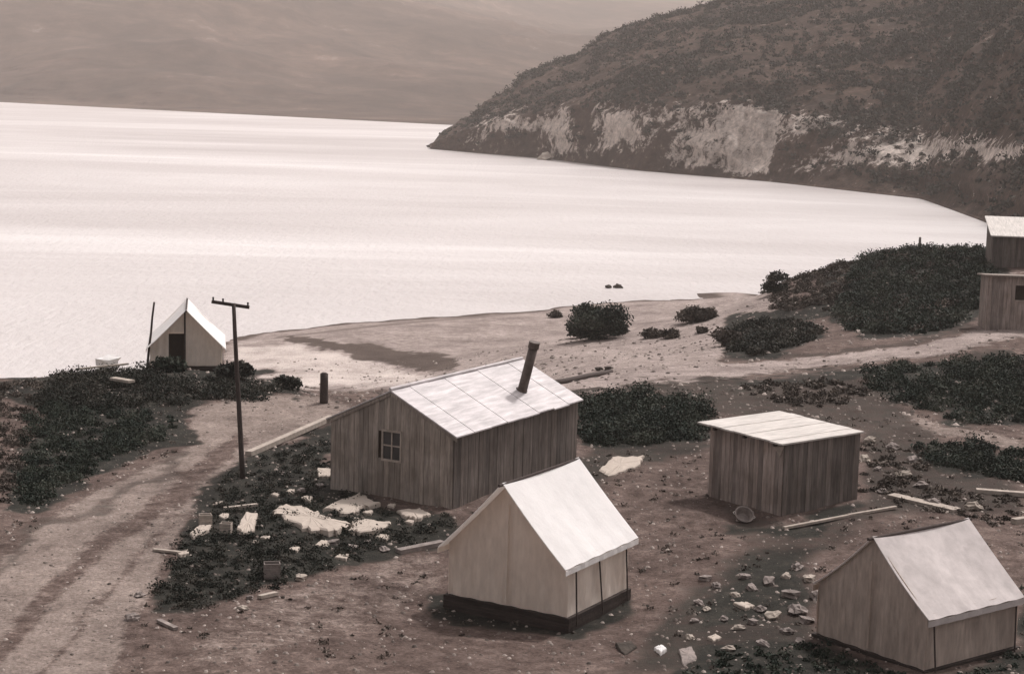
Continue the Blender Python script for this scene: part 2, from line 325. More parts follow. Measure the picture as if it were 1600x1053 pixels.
DARK = [[(-60, 600), (40, 585), (100, 555), (230, 560), (440, 590), (470, 606), (420, 622), (310, 640), (300, 690), (160, 745), (60, 800), (20, 790), (40, 700), (60, 640)],
        [(250, 960), (248, 900), (285, 830), (330, 765), (385, 722), (450, 695), (520, 662), (530, 760), (620, 800), (700, 800), (700, 845), (560, 880), (430, 920), (330, 950)],
        [(895, 620), (1000, 610), (1100, 625), (1110, 690), (1000, 700), (930, 700), (905, 690)],
        [(1340, 572), (1440, 566), (1600, 556), (1660, 600), (1640, 660), (1520, 662), (1430, 640), (1360, 610)],
        [(1430, 700), (1500, 682), (1600, 705), (1660, 760), (1580, 752), (1480, 735)],
        [(1050, 1060), (1080, 1010), (1200, 1000), (1290, 1000), (1450, 1053), (1600, 1010), (1600, 900), (1700, 900), (1700, 1100), (1050, 1100)],
        [(1130, 555), (1120, 520), (1140, 495), (1260, 480), (1300, 420), (1340, 395), (1430, 375), (1570, 372), (1575, 430), (1550, 470), (1510, 508), (1440, 526), (1345, 527), (1300, 500), (1250, 500), (1290, 525), (1210, 560)],
        [(680, 925), (890, 965), (990, 925), (985, 955), (900, 1000), (800, 985), (690, 960)],  # shadow at the foot of the white tent, painted into the ground
        [(1130, 820), (1240, 815), (1345, 780), (1360, 800), (1240, 835), (1150, 835)],
        [(1180, 860), (1290, 850), (1260, 900), (1270, 960), (1100, 990), (1080, 930)]]
kx = PX+fbm(X, Y, 4, .3)*34+fbm(X, Y, 3, 1.6)*12; ky = PY+fbm(X+50, Y, 4, .3)*20+fbm(X, Y+80, 3, 1.6)*8
def band(poly, w, x=jx, y=jy): return sstep(-w, w, sdist(x, y, poly))
pale = np.maximum.reduce([band(P_ROAD_L, 12), band(P_ROAD_R, 5), band(P_BEACH, 5), band(P_PATH, 7)*.75, .38*band(P_SLOPE, 20)])
# wheel ruts of the left road, beach ribbons
def near_line(pts, w, x=jx, y=jy):
    d = np.full(len(x), 1e9)
    for (x1, y1), (x2, y2) in zip(pts[:-1], pts[1:]):
        t = np.clip(((x-x1)*(x2-x1)+(y-y1)*(y2-y1))/((x2-x1)**2+(y2-y1)**2), 0, 1); d = np.minimum(d, np.hypot(x-x1-t*(x2-x1), y-y1-t*(y2-y1)))
    return 1-sstep(w*.3, w, d)
pale = pale*(1-.8*near_line([(-20, 1040), (60, 950), (150, 860), (270, 775), (380, 690)], 22))*(1-.6*near_line([(60, 1060), (190, 900), (300, 770)], 12))
pale = pale*(1-.5*near_line([(900, 606), (1100, 584), (1300, 566), (1440, 552), (1540, 522)], 4))
dark = np.maximum.reduce([band(p, {2: 4, 6: 4, 9: 38, 5: 20, 8: 12, 7: 8}.get(i, 8), *((jx, jy) if i in (2, 6) else (kx, ky)))*(.95 if i in (9,) else 1) for i, p in enumerate(DARK)])
dark = np.maximum.reduce([dark, .62*band([(505, 740), (620, 790), (720, 815), (910, 730), (930, 640), (1110, 640), (1110, 700), (960, 760), (800, 860), (690, 860), (520, 800)], 16, kx, ky), .5*band([(1110, 780), (1230, 820), (1360, 780), (1420, 800), (1300, 860), (1180, 860)], 16, kx, ky),
    .6*band([(990, 1000), (1080, 900), (1250, 880), (1290, 1000), (1200, 1060), (960, 1060)], 20, kx, ky), .6*near_line([(640, 650), (900, 616), (1100, 602), (1300, 584), (1440, 570), (1560, 550)], 13, kx, ky), .5*near_line([(1130, 562), (1300, 552), (1430, 536), (1520, 508)], 6), .45*near_line([(-20, 900), (60, 830), (200, 765), (300, 715)], 14, kx, ky)])
dark = np.maximum(dark, .8*near_line([(1150, 600), (1300, 590), (1420, 575)], 9)); dark = np.maximum(dark, .55*band([(900, 616), (1340, 575), (1420, 640), (1480, 700), (1600, 760), (1600, 810), (1350, 800), (1345, 680), (1110, 650)], 14))
wet = np.maximum(sstep(.22, .02, np.abs(Z-WZ-.05))*(PY < 532)*(Y > 120)*(X > -30)*.8, near_line([(455, 532), (560, 545), (650, 560), (700, 566)], 9, jx, jy))
wet = np.maximum(wet, near_line([(560, 548), (640, 562), (705, 569)], 19, jx, jy)*1.1); wet = np.maximum(wet, .5*near_line([(430, 528), (600, 508), (840, 487)], 3, PX, PY))
sand = np.maximum(band(P_BEACH, 6)*.8, 1.*band(P_ROAD_R, 4))*(1-dark)
FLAT = [(368, 538), (460, 538), (560, 557), (640, 580), (700, 592), (640, 606), (600, 604), (440, 612), (360, 606)]
sand = sand*.8+.55*band(FLAT, 5)*(1-dark)
gmask = np.c_[pale*(1-dark), dark, wet, sand]
nx, ny = len(xs), len(ys)
ii = (np.arange(ny-1)[:, None]*nx+np.arange(nx-1)[None]).ravel(); GQ = np.c_[ii, ii+1, ii+nx+1, ii+nx]
GV = np.c_[X, Y, Z]
structure(fast_quads('ground', GV, GQ, MG, mask=gmask, smooth=True))
def overlay(name, poly, lift):
    s = sdist(jx, jy, poly) > 0; s &= (Y > 35) & (Y < 260)
    q = GQ[s[GQ].all(1)]; u, inv = np.unique(q, return_inverse=True)
    structure(fast_quads(name, GV[u]+[0, 0, lift], inv.reshape(q.shape), MG, mask=gmask[u], smooth=True))
overlay('road', P_ROAD_L, .012); overlay('shore_road', P_ROAD_R, .02); overlay('beach', P_BEACH, .008); overlay('path', P_PATH, .012)
# ------------------------------------------------------------------ lake
wx = [-9000, 9000]; wv = []
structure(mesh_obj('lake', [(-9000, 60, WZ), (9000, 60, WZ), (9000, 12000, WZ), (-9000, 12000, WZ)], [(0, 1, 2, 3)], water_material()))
# ------------------------------------------------------------------ headland and far mountains (polar grids about the camp)
def hill(name, shore, ridge, dr, cliff, pxs, nr, m, amp, maskpoly=(), base_mask=0., ns=1., pw=.8):
    """shore: px->py at water level, ridge: px->py of the skyline, dr: px->metres from shore to skyline"""
    sp = np.array([G(px, np.interp(px, *zip(*shore)), WZ) for px in pxs]); az = np.arctan2(sp[:, 0], sp[:, 1]); r0 = np.hypot(sp[:, 0], sp[:, 1])
    if name == 'headland':
        k = np.ones(7)/7; rp_ = np.pad(r0, 3, mode='edge'); sm = np.convolve(rp_, k, 'valid'); w_ = sstep(1330, 1420, np.asarray(pxs)); r0 = r0*(1-w_)+sm*w_
    rr = np.array([ray(px, np.interp(px, *zip(*ridge))) for px in pxs]); el = rr[:, 2]/np.hypot(rr[:, 0], rr[:, 1]); raz = np.arctan2(rr[:, 0], rr[:, 1])
    el = np.interp(az, raz, el); d = np.array([np.interp(px, *zip(*dr)) for px in pxs]); ch = np.array([np.interp(px, *zip(*cliff)) for px in pxs])
    t = np.concatenate([np.linspace(-.04, 0, 3)[:-1], np.linspace(0, .16, int(nr*.35))[:-1], np.linspace(.16, 1, int(nr*.5)), 1+np.linspace(.05, 1, int(nr*.15))**1.5*2])
    T, AZ = np.meshgrid(t, az); R0 = r0[:, None]; DD = d[:, None]; R = R0+T*DD; zr = HC+el[:, None]*(R0+DD); CH = ch[:, None]
    x = R*np.sin(AZ); y = R*np.cos(AZ); n1 = fbm(x, y, 5, ns/60.); n2 = fbm(x, y, 5, ns/14.)
    tc = np.clip(T, 0, 1); cl = sstep(.0, .075, tc+n2*.012*(tc > .001)); base = WZ+CH*cl+(zr-WZ-CH)*np.clip((tc-.05)/.95, 0, 1)**pw
    over = np.clip(T-1, 0, 9); z = base-over*.25*(zr-WZ)
    w = sstep(0, .12, tc)*(1-.75*sstep(.8, 1, tc)*(T <= 1.05)); z = z+amp*w*(n1*1.2+n2*.45)*np.minimum(1, DD/60)
    z = np.where(T <= 0, WZ-3*np.minimum(1, -T*40), z); z = np.where(T > 2.9, WZ-5, z)
    z = np.where((T > 0) & (T < 2.5), np.maximum(z, WZ+.2+12*tc*np.minimum(1, DD/250)), z)
    if name == 'headland':
        cz = sstep(.004, .02, tc)*(1-.8*sstep(.1, .25, tc)); rd = np.abs(fbm(AZ*R0/5.5, z*.12, 4, 1.))*5-1.2+fbm(AZ*R0/1.8, z*.5, 3, 1.)*1.3+fbm(AZ*R0/9, z*.35, 2, 1.)*1.8; rd = rd*np.clip((DD-25)/80, 0, 1)+0*T; x = x+np.sin(AZ)*rd*cz; y = y+np.cos(AZ)*rd*cz
    wob = amp*.35*sstep(.005, .05, tc); x = x+fbm(x, z*1.5, 4, 1/9.)*wob; y = y+fbm(x+99, z*1.5, 4, 1/9.)*wob
    V = np.c_[x.ravel(), y.ravel(), z.ravel()]; px, py = proj(V); nj, ni = T.shape
    i0 = (np.arange(nj-1)[:, None]*ni+np.arange(ni-1)[None]).ravel(); Q = np.c_[i0, i0+ni, i0+ni+1, i0+1]
    mk = np.full(len(V), base_mask)
    for poly, wgt in maskpoly: mk = np.maximum(mk, wgt*sstep(-14, 14, sdist(px+n2.ravel()*34, py+n1.ravel()*26+n2.ravel()*14, poly)))
    if maskpoly:
        for poly, wgt in gullies: mk = mk*(1-wgt*sstep(-8, 10, sdist(px+n2.ravel()*20, py+n1.ravel()*16, poly)))
    o = structure(fast_quads(name, V, Q, m, mask=np.c_[mk, mk, mk], smooth=True)); return V, px, py, T.ravel(), (DD+0*T).ravel()
M_HEAD = hill_material('headland_scrub_rock', (.056, .038, .030), (.50, .44, .40), .32)
M_FAR = hill_material('far_slope', (.062, .043, .034), (.14, .12, .11), .012)
shoreH = [(672, 233), (850, 248), (1000, 267), (1210, 285), (1350, 301), (1440, 311), (1495, 331), (1530, 344), (1560, 356), (1620, 390), (1800, 440), (2600, 560)]
ridgeH = [(672, 232), (685, 212), (700, 200), (740, 181), (762, 162), (800, 140), (822, 118), (870, 97), (905, 88), (935, 62), (960, 50), (1010, 32), (1090, 12), (1160, -8), (1300, -40), (1600, -80), (2600, -120)]
drH = [(672, 10), (700, 40), (760, 90), (820, 140), (960, 210), (1200, 260), (1500, 260), (2600, 200)]
cliffH = [(672, 2), (720, 7), (800, 13), (870, 16), (1150, 17), (1230, 12), (1300, 8), (1400, 4), (2600, 3)]
rocks = [([(725, 226), (750, 185), (900, 158), (1000, 172), (1130, 160), (1225, 188), (1330, 200), (1590, 214), (1590, 252), (1330, 264), (1230, 283), (1040, 264), (900, 243)], .40),
         ([(820, 190), (890, 165), (895, 240), (850, 245)], .75), ([(925, 185), (990, 175), (1005, 225), (930, 240)], .95), ([(1130, 175), (1200, 180), (1215, 286), (1130, 280)], .95), ([(1030, 255), (1060, 215), (1140, 190), (1140, 278)], .65),
         ([(1230, 195), (1330, 200), (1290, 225), (1240, 235)], .75), ([(1290, 245), (1400, 215), (1580, 222), (1600, 245), (1480, 240), (1330, 270)], .68), ([(760, 195), (820, 175), (830, 200), (770, 215)], .8), ([(1530, 230), (1590, 228), (1590, 243), (1530, 240)], 1.3)]
gullies = [([(893, 160), (918, 160), (926, 225), (900, 234)], 1), ([(1214, 290), (1214, 240), (1300, 203), (1338, 206), (1250, 262)], 1), ([(1000, 240), (1040, 198), (1052, 212), (1022, 264)], .9), ([(765, 205), (850, 200), (870, 238), (765, 232)], .7), ([(925, 240), (1010, 236), (1050, 262), (950, 258)], .8)]
HV, HPX, HPY, HT, HD = hill('headland', shoreH, ridgeH, drH, cliffH, np.concatenate([np.arange(672, 1650, 3.), np.arange(1650, 2650, 25.)]), 190, M_HEAD, 4.5, maskpoly=rocks, base_mask=.0)
shoreF = [(-2500, 84), (0, 160), (690, 195), (1300, 222), (2600, 270)]
hill('mountain', shoreF, [(-2500, -420), (-300, -260), (0, -220), (450, -150), (700, -110), (900, -70), (1100, -50), (1300, -20), (2600, 60)], [(-2500, 1000), (0, 1050), (300, 1700), (600, 4200), (900, 7600), (2600, 7600)], [(-2500, 6), (2600, 4)], np.arange(-2500, 2300, 16.), 130, M_FAR, 20, ns=.14, pw=1.05)
hill('distant_mountain', [(-2500, 58), (2600, 191)], [(-2500, -260), (0, -190), (400, -130), (700, -60), (1000, -5), (1300, 40), (2600, 90)], [(-2500, 3500), (2600, 3500)], [(-2500, 6), (2600, 6)], np.arange(-2500, 2600, 22.), 70, M_FAR, 60, ns=.15)

# ------------------------------------------------------------------ foliage
def leaf_cloud(P, size, n_each, flat=.75, spread=1., leaf=.07):
    """leaf-sized quads around points P (k,3) with bush radius size (k,)"""
    P = np.repeat(P, n_each, 0); S = np.repeat(size, n_each); k = len(P)
    u = rng.normal(size=(k, 3)); u /= np.linalg.norm(u, axis=1)[:, None]; rad = rng.random(k)**.45
    lob = .72+.5*rng.random(k); off = u*(rad*S*lob*spread)[:, None]; off[:, 2] = np.abs(off[:, 2])*flat*1.1
    c = P+off; a = rng.normal(size=(k, 3)); a /= np.linalg.norm(a, axis=1)[:, None]; b = np.cross(a, rng.normal(size=(k, 3))); b /= np.linalg.norm(b, axis=1)[:, None]
    L = (leaf*(.6+.9*rng.random(k)))[:, None]; V = np.stack([c-a*L, c-b*L*.5, c+a*L, c+b*L*.5], 1).reshape(-1, 3)
    Q = np.arange(k*4).reshape(-1, 4); tone = np.clip(np.repeat(rng.random(k//n_each)**1.5*.85, n_each)+rng.random(k)*.25, 0, 1); return V, Q, tone
def sample_poly(poly, n, edge=0):
    xs_, ys_ = zip(*poly); out = []; tries = 0
    while len(out) < n and tries < n*60:
        tries += 1; px = random.uniform(min(xs_), max(xs_)); py = random.uniform(min(ys_), max(ys_))
        if sdist(np.array([px]), np.array([py]), poly)[0] > edge: out.append((px, py))
    return out
def ground_many(pp):
    """fast: nearest visible ground vertices to the requested pixels"""
    s = (Y > 38) & (Y < 235) & (PX > -250) & (PX < 1850) & (PY > 330); idx = np.where(s)[0]; out = []
    for px, py in pp:
        d = (PX[idx]-px)**2+(PY[idx]-py)**2; c = idx[d < 9]
        if len(c) == 0: c = idx[[int(np.argmin(d))]]
        j = c[int(np.argmin(Y[c]))]; out.append(GV[j]+[random.uniform(-.14, .14), random.uniform(-.14, .14), 0])
    return np.array(out)
def scrub(name, poly, n, size, each, leaf, m, label, cat='scrub', edge=2):
    P = ground_many(sample_poly(poly, n, edge)); sz = rng.uniform(size[0], size[1], len(P)); P[:, 2] -= .05
    V, Q, tn = leaf_cloud(P, sz, each, leaf=leaf); return stuff(fast_quads(name, V, Q, m, tone=tn), label, cat)
scrub('scrub', [(95, 585), (110, 562), (170, 555), (232, 572), (240, 585), (350, 592), (420, 600), (440, 606), (400, 625), (300, 632), (150, 640), (60, 640)], 260, (.25, .8), 260, .055, ML, 'dark scrub along the terrace edge in front of the lakeside tent')
scrub('scrub', [(20, 780), (40, 660), (80, 630), (180, 640), (290, 650), (250, 690), (150, 740), (60, 790)], 330, (.12, .6), 200, .05, ML2, 'dark green low scrub on the bank left of the dirt road')
scrub('scrub', [(-40, 720), (-40, 600), (60, 590), (80, 620), (40, 700), (10, 800)], 120, (.15, .5), 170, .05, ML3, 'brown scrub at the far left edge above the road')
scrub('weeds', DARK[1], 460, (.08, .42), 150, .04, ML, 'dark weeds over the rubbish ground between road and board cabin', 'weeds', 5)
scrub('scrub', DARK[2], 150, (.25, .9), 300, .06, ML2, 'dark green thicket behind the cabin, right of its far corner', 'scrub', 4)
scrub('scrub', DARK[3], 220, (.25, .9), 260, .06, ML2, 'dark green thicket below the shore road at the right edge')
scrub('scrub', DARK[4], 110, (.15, .6), 220, .055, ML2, 'low dark scrub patch between the light path and the right edge')
scrub('weeds', DARK[5], 260, (.1, .3), 70, .05, ML2, 'dark weeds around the foot of the grey roofed tent', 'weeds', 8)
KN = [(1340, 522), (1305, 495), (1320, 440), (1345, 402), (1430, 382), (1545, 380), (1545, 430), (1530, 475), (1495, 508), (1440, 522)]
scrub('scrub', KN, 560, (.3, 1.1), 260, .09, ML2, 'dense dark scrub covering the knoll by the lake')
scrub('scrub', KN, 90, (.3, 1.), 200, .09, ML3, 'brown and grey dead bushes standing among the dark scrub of the knoll')
scrub('scrub', [(1132, 550), (1128, 522), (1155, 505), (1220, 498), (1275, 508), (1285, 525), (1215, 552), (1150, 558)], 110, (.3, 1.), 240, .1, ML, 'dark tongue of scrub at the left foot of the knoll beside the sand')
scrub('scrub', [(1185, 455), (1230, 430), (1300, 404), (1340, 396), (1320, 450), (1300, 485), (1200, 485)], 190, (.2, .65), 150, .09, ML3, 'brown broken scrub on the lakeward shoulder of the knoll')
scrub('scrub', [(1150, 600), (1330, 588), (1400, 600), (1300, 640), (1180, 625)], 120, (.15, .4), 80, .07, ML3, 'brown scrub between shack roof and shore road')
scrub('weeds', [(1340, 690), (1440, 700), (1480, 760), (1600, 775), (1600, 820), (1540, 820), (1450, 800), (1340, 770)], 160, (.1, .3), 70, .06, ML3, 'sparse brown weeds on the slope behind the grey roofed tent', 'weeds')
s = (HT > .03) & (HT < 1.06) & (HPX > 670) & (HPX < 1700); idx = np.where(s)[0]
rk = np.zeros(len(HV));
for poly, wgt in rocks: rk = np.maximum(rk, wgt*(sdist(HPX, HPY, poly) > -4))
for poly, w_ in gullies: rk = rk*(1-w_*(sdist(HPX, HPY, poly) > 0))
wgt = ((HPY < 400)*(1-.95*rk)*(.12+np.clip(fbm(HV[:, 0], HV[:, 1], 4, 1/22.)+.3, 0, 1))*(HD/250)**1.3*np.where(HT < .16, .25, 1))[idx]
ch = rng.choice(idx, 6500, p=np.maximum(wgt, 0)/np.maximum(wgt, 0).sum()); P = HV[ch]+rng.uniform(-1, 1, (6500, 3))*[1, 1, 0]; V, Q, tn = leaf_cloud(P, rng.uniform(.7, 1, len(P))*rng.choice([1., 1.6, 2.8], len(P))*np.clip(HD[ch]/120, .3, 1), 34, leaf=.40)
stuff(fast_quads('hillside_scrub', V, Q, ML, tone=np.clip(tn*1., 0, 1)), 'dark bushes spread over the headland slope above the pale cliffs', 'scrub')

def gravel(name, n, box, size, m, label):
    k = 0; x = rng.uniform(box[0], box[1], n); y = rng.uniform(box[2]**.5, box[3]**.5, n)**2; z = height(x, y); r = size*(.4+rng.random(n)**3*2.2)
    base = np.array([(1, 0, 0), (0, 1, 0), (-1, 0, 0), (0, -1, 0), (.55, .1, .6), (-.1, .55, .62), (-.5, -.1, .55), (.1, -.5, .6)])
    V = (base[None]*(.75+.5*rng.random((n, 8, 1)))*r[:, None, None]); a = rng.uniform(0, 6.3, n); ca, sa = np.cos(a)[:, None], np.sin(a)[:, None]
    V = np.stack([V[..., 0]*ca-V[..., 1]*sa, V[..., 0]*sa+V[..., 1]*ca, V[..., 2]], 2)+np.stack([x, y, z], 1)[:, None]
    q = np.array([(0, 1, 5, 4), (1, 2, 6, 5), (2, 3, 7, 6), (3, 0, 4, 7), (4, 5, 6, 7)]); Q = (q[None]+np.arange(n)[:, None, None]*8).reshape(-1, 4)
    return stuff(fast_quads(name, V.reshape(-1, 3), Q, m, tone=np.repeat(rng.random(n), 5)), label, 'gravel')
M_GRAV = leaf_material('gravel_mix', [(.055, .043, .037), (.15, .122, .108), (.34, .29, .26)])
gravel('gravel', 16000, (-24, 24, 42, 90), .035, M_GRAV, 'loose gravel and small stones strewn over the camp ground')
gravel('pebbles', 5000, (-20, 30, 80, 150), .07, M_GRAV, 'pebbles scattered over the sand below the camp')
def tufts():
    P = np.c_[rng.uniform(-24, 26, 1500), rng.uniform(42, 84, 1500)]; n = fbm(P[:, 0], P[:, 1], 3, .3); rx, ry = proj(np.c_[P, height(P[:, 0], P[:, 1])])
    on = (np.maximum(sdist(rx, ry, P_ROAD_L), sdist(rx, ry, P_ROAD_R)) < 0) & (n > -.1); P = P[on]; P = np.c_[P, height(P[:, 0], P[:, 1])-.02]
    V, Q, tn = leaf_cloud(P, rng.uniform(.06, .22, len(P)), 22, leaf=.045); stuff(fast_quads('grass_tufts', V, Q, ML3, tone=tn), 'dry low tufts dotted over the bare camp ground', 'grass')
tufts()
def bush(px, py, r, hgt, label, m=ML, squash=.8, n=900, group=None):
    g = ground(px, py); o = empty('bush', (*g[:2], g[2]-.05), random.uniform(0, 6), label, 'bush', group)
    k = 12; P = np.c_[rng.uniform(-1, 1, (k, 2))*r*.5, rng.uniform(.05, .6, k)*hgt]; V, Q, tn = leaf_cloud(P, rng.uniform(.45, .65, k)*r, n//k*2, leaf=.12)
    fast_quads('foliage', V, Q, m, tone=tn, parent=o)
    mb = MB()
    for i in range(5): mb.tube((random.uniform(-.1, .1), random.uniform(-.1, .1), -.1), tuple(P[i]), .06, .02, 6)
    mb.build('stem', M_TWIG, o); return o
bush(928, 530, 2.7, 3.4, 'largest dark rounded bush on the sand above the cabin roof', ML2, n=6000)
bush(905, 528, 1.3, 1.6, 'low dark bush hugging the left side of the big rounded bush')
bush(964, 523, 1.0, 1.3, 'small dark bush at the right foot of the big rounded bush')
bush(868, 496, .8, .9, 'tiny flat brown bush on the sand left of the big bush', ML3, n=500)
bush(1080, 505, 1.5, 1.6, 'ragged brown bush on the sand right of the big bush, below the shoreline', ML3, n=1300)
bush(1105, 500, 1.0, 1.2, 'smaller brown bush touching the ragged one on its right', ML3, n=700)
bush(1018, 529, .9, .7, 'low spreading brown bush on the sand, left of two', ML3, n=600)
bush(1045, 529, .8, .8, 'low brown bush on the sand, right of two', ML3, n=600)
bush(1096, 520, .6, .5, 'tiny brown tuft just below the ragged bush', ML3, n=300)
bush(1214, 458, 1.5, 2.2, 'dark upright bush at the waterside end of the knoll', ML, n=1300)
bush(1135, 540, 1.3, 1.3, 'brown bush at the foot of the knoll beside the road', ML3, n=900)
bush(367, 592, 1.1, 1.0, 'dark bush beside the lakeside tent at the foot of the cross pole', ML, n=1200)
bush(268, 580, .9, .8, 'small green bush growing in front of the lakeside tent doorway', ML2, n=900)
bush(445, 606, .8, .45, 'small dark bush on the terrace lip above the sand flat', ML, n=500)

# ------------------------------------------------------------------ tents
def sheet(name, fn, nu, nv, m, parent, th=.025):
    """solid canvas sheet from fn(u,v)->xyz"""
    V = np.array([fn(i/nu, j/nv) for j in range(nv+1) for i in range(nu+1)]); n = nu+1
    Pg = V.reshape(nv+1, nu+1, 3); du = np.gradient(Pg, axis=1); dv = np.gradient(Pg, axis=0); nn = np.cross(du, dv); nn /= np.maximum(np.linalg.norm(nn, axis=2, keepdims=True), 1e-9)
    Vb = (Pg-nn*th).reshape(-1, 3); b = len(V); Fc = []
    for j in range(nv):
        for i in range(nu):
            a = j*n+i; Fc += [(a, a+1, a+n+1, a+n), (b+a, b+a+n, b+a+n+1, b+a+1)]
    for i in range(nu): Fc += [(i, b+i, b+i+1, i+1), (nv*n+i, nv*n+i+1, b+nv*n+i+1, b+nv*n+i)]
    for j in range(nv): a = j*n; c = j*n+nu; Fc += [(a, a+n, b+a+n, b+a), (c, b+c, b+c+n, c+n)]
    return mesh_obj(name, np.r_[V, Vb], Fc, m, parent, smooth=False)
def tent(loc, rz, w, l, hw, hr, ov, oe, roofm, wallm, basem, label, base_h=.45, sag=.09, door=None, posts=4, seed=1):
    t = empty('wall_tent', loc, rz, label, 'tent', 'canvas wall tents of the camp'); rs = random.Random(seed); sl_ = (hr-hw)/(w/2)
    def roof(u, v):                                   # u across (left eave - ridge - right eave), v along
        s = 2*u-1; x = s*(w/2+oe); y = -ov+v*(l+2*ov); z = hr-abs(x)*sl_
        k = abs(s); z -= sag*math.sin(math.pi*k)*(.6+.4*math.sin(v*9+seed))*1.; z -= sag*1.0*math.sin(math.pi*v)*(1-k)
        z += .012*math.sin(v*31+seed)*k; return (x, y, z)
    ro = sheet('roof', roof, 24, 22, roofm, t, .03)
    def gable(y, x0, x1, flip, name, ztop=None):
        def fn(u, v):
            x = x0+(x1-x0)*u; top = hr-abs(x)*sl_-.06; z = v*(top if ztop is None else top)
            return (x, y+flip*.05*math.sin(u*13+seed)*(.3+.7*v)*math.sin(math.pi*v*.9+.2)+.03*math.sin(x*9)*(1-v), z)
        return sheet(name, fn, 26, 14, wallm, t, .02)
    if door:
        gable(0, -w/2, door[0], 1, 'front_wall'); gable(0, door[1], w/2, 1, 'front_wall')
        d0, d1, dh = door
        sheet('front_wall', lambda u, v: (d0+(d1-d0)*u, 0, dh+v*(hr-abs(d0+(d1-d0)*u)*sl_-.06-dh)), 6, 4, wallm, t, .02)
        mb = MB(); mb.box(d0-.02, d1+.05, .3, .34, 0, dh-.1); mb.build('doorway_shade_sheet', M_VOID, t)  # near-black sheet painting the shade inside the open doorway
        mb = MB(); mb.tube((d1+.03, -.06, 0), (d1+.03, -.06, hr-.15), .045, n=8); mb.build('door_pole', M_POLE, t)
    else:
        gable(0, -w/2, w/2, 1, 'front_wall')
        mb = MB(); mb.box(-.03, .03, -.09, -.06, .1, hr-.7, .3); mb.build('door_seam', wallm, t)
    gable(l, w/2, -w/2, -1, 'back_wall')
    for sx, nm in ((1, 'side_wall'), (-1, 'side_wall')):
        def fn(u, v, sx=sx):
            y = l*u if sx > 0 else l*(1-u); return (sx*(w/2-.005+.05*math.sin(y*5.1+seed)*math.sin(math.pi*v)), y, v*(hw-.02))
        sheet(nm, fn, 22, 6, wallm, t, .02)
    # valance hanging at the eave
    for sx in (1, -1):
        def fv(u, v, sx=sx):
            y = -ov+(l+2*ov)*(u if sx > 0 else 1-u); x = sx*(w/2+oe); return (x+sx*.012*math.sin(y*11), y, hw-oe*sl_-.16*(1-v)-.03)
        sheet('valance', fv, 20, 1, roofm if sx > 0 else wallm, t, .012)
    mb = MB(); mb.tube((0, -ov-.18, hr-.06), (0, l+ov+.12, hr-.06), .045, n=8); mb.build('ridge_pole', M_POLE, t)
    mb = MB(); nb = 3
    for k in range(nb): z1 = -.01-k*base_h/nb; z0 = z1-base_h/nb+.012; mb.box(-w/2-.1, w/2+.1, -.1-.004*k, l+.1, z0, z1, rs.random())
    mb.box(-w/2-.03, w/2+.03, -.03, l+.03, -base_h-.5, -base_h, .2); mb.build('floor_base', basem, t)
    for k in range(posts):
        y = (.25+k*(l-.5)/max(1, posts-1)); mb = MB(); h_ = hw-oe*sl_-.15
        mb.tube((w/2+oe+.05, y, -.3), (w/2+oe*.6+rs.uniform(-.03, .03), y+rs.uniform(-.1, .1), h_), .025, n=7); mb.build('side_post', M_POLE, t)
    return t
tent((.05, 50.35, .02), -.537, 4.05, 3.65, 1.62, 3.70, .42, .12, M_CANVAS, M_CANWALL, M_DARKWOOD, 'bright white roofed tent in the foreground below the board cabin', seed=3, posts=3)
tent((9.87, 46.85, .05), -.915, 3.82, 3.8, 1.52, 3.20, .10, .14, M_CANVAS2, M_CANWALL2, M_DARKWOOD, 'tent with greyish roof and brown stained walls at lower right', base_h=.3, seed=8, posts=2)
g3 = D(290, 578, 90.5)
tent((-16.62, 90.5, .25), .17, 3.6, 4.2, 1.15, 2.95, .5, .2, M_CANVAS, M_CANWALL, M_DARKWOOD, 'small white tent by the lake with its dark doorway open', base_h=.2, door=(-.88, -.1, 1.72), seed=5, posts=0)

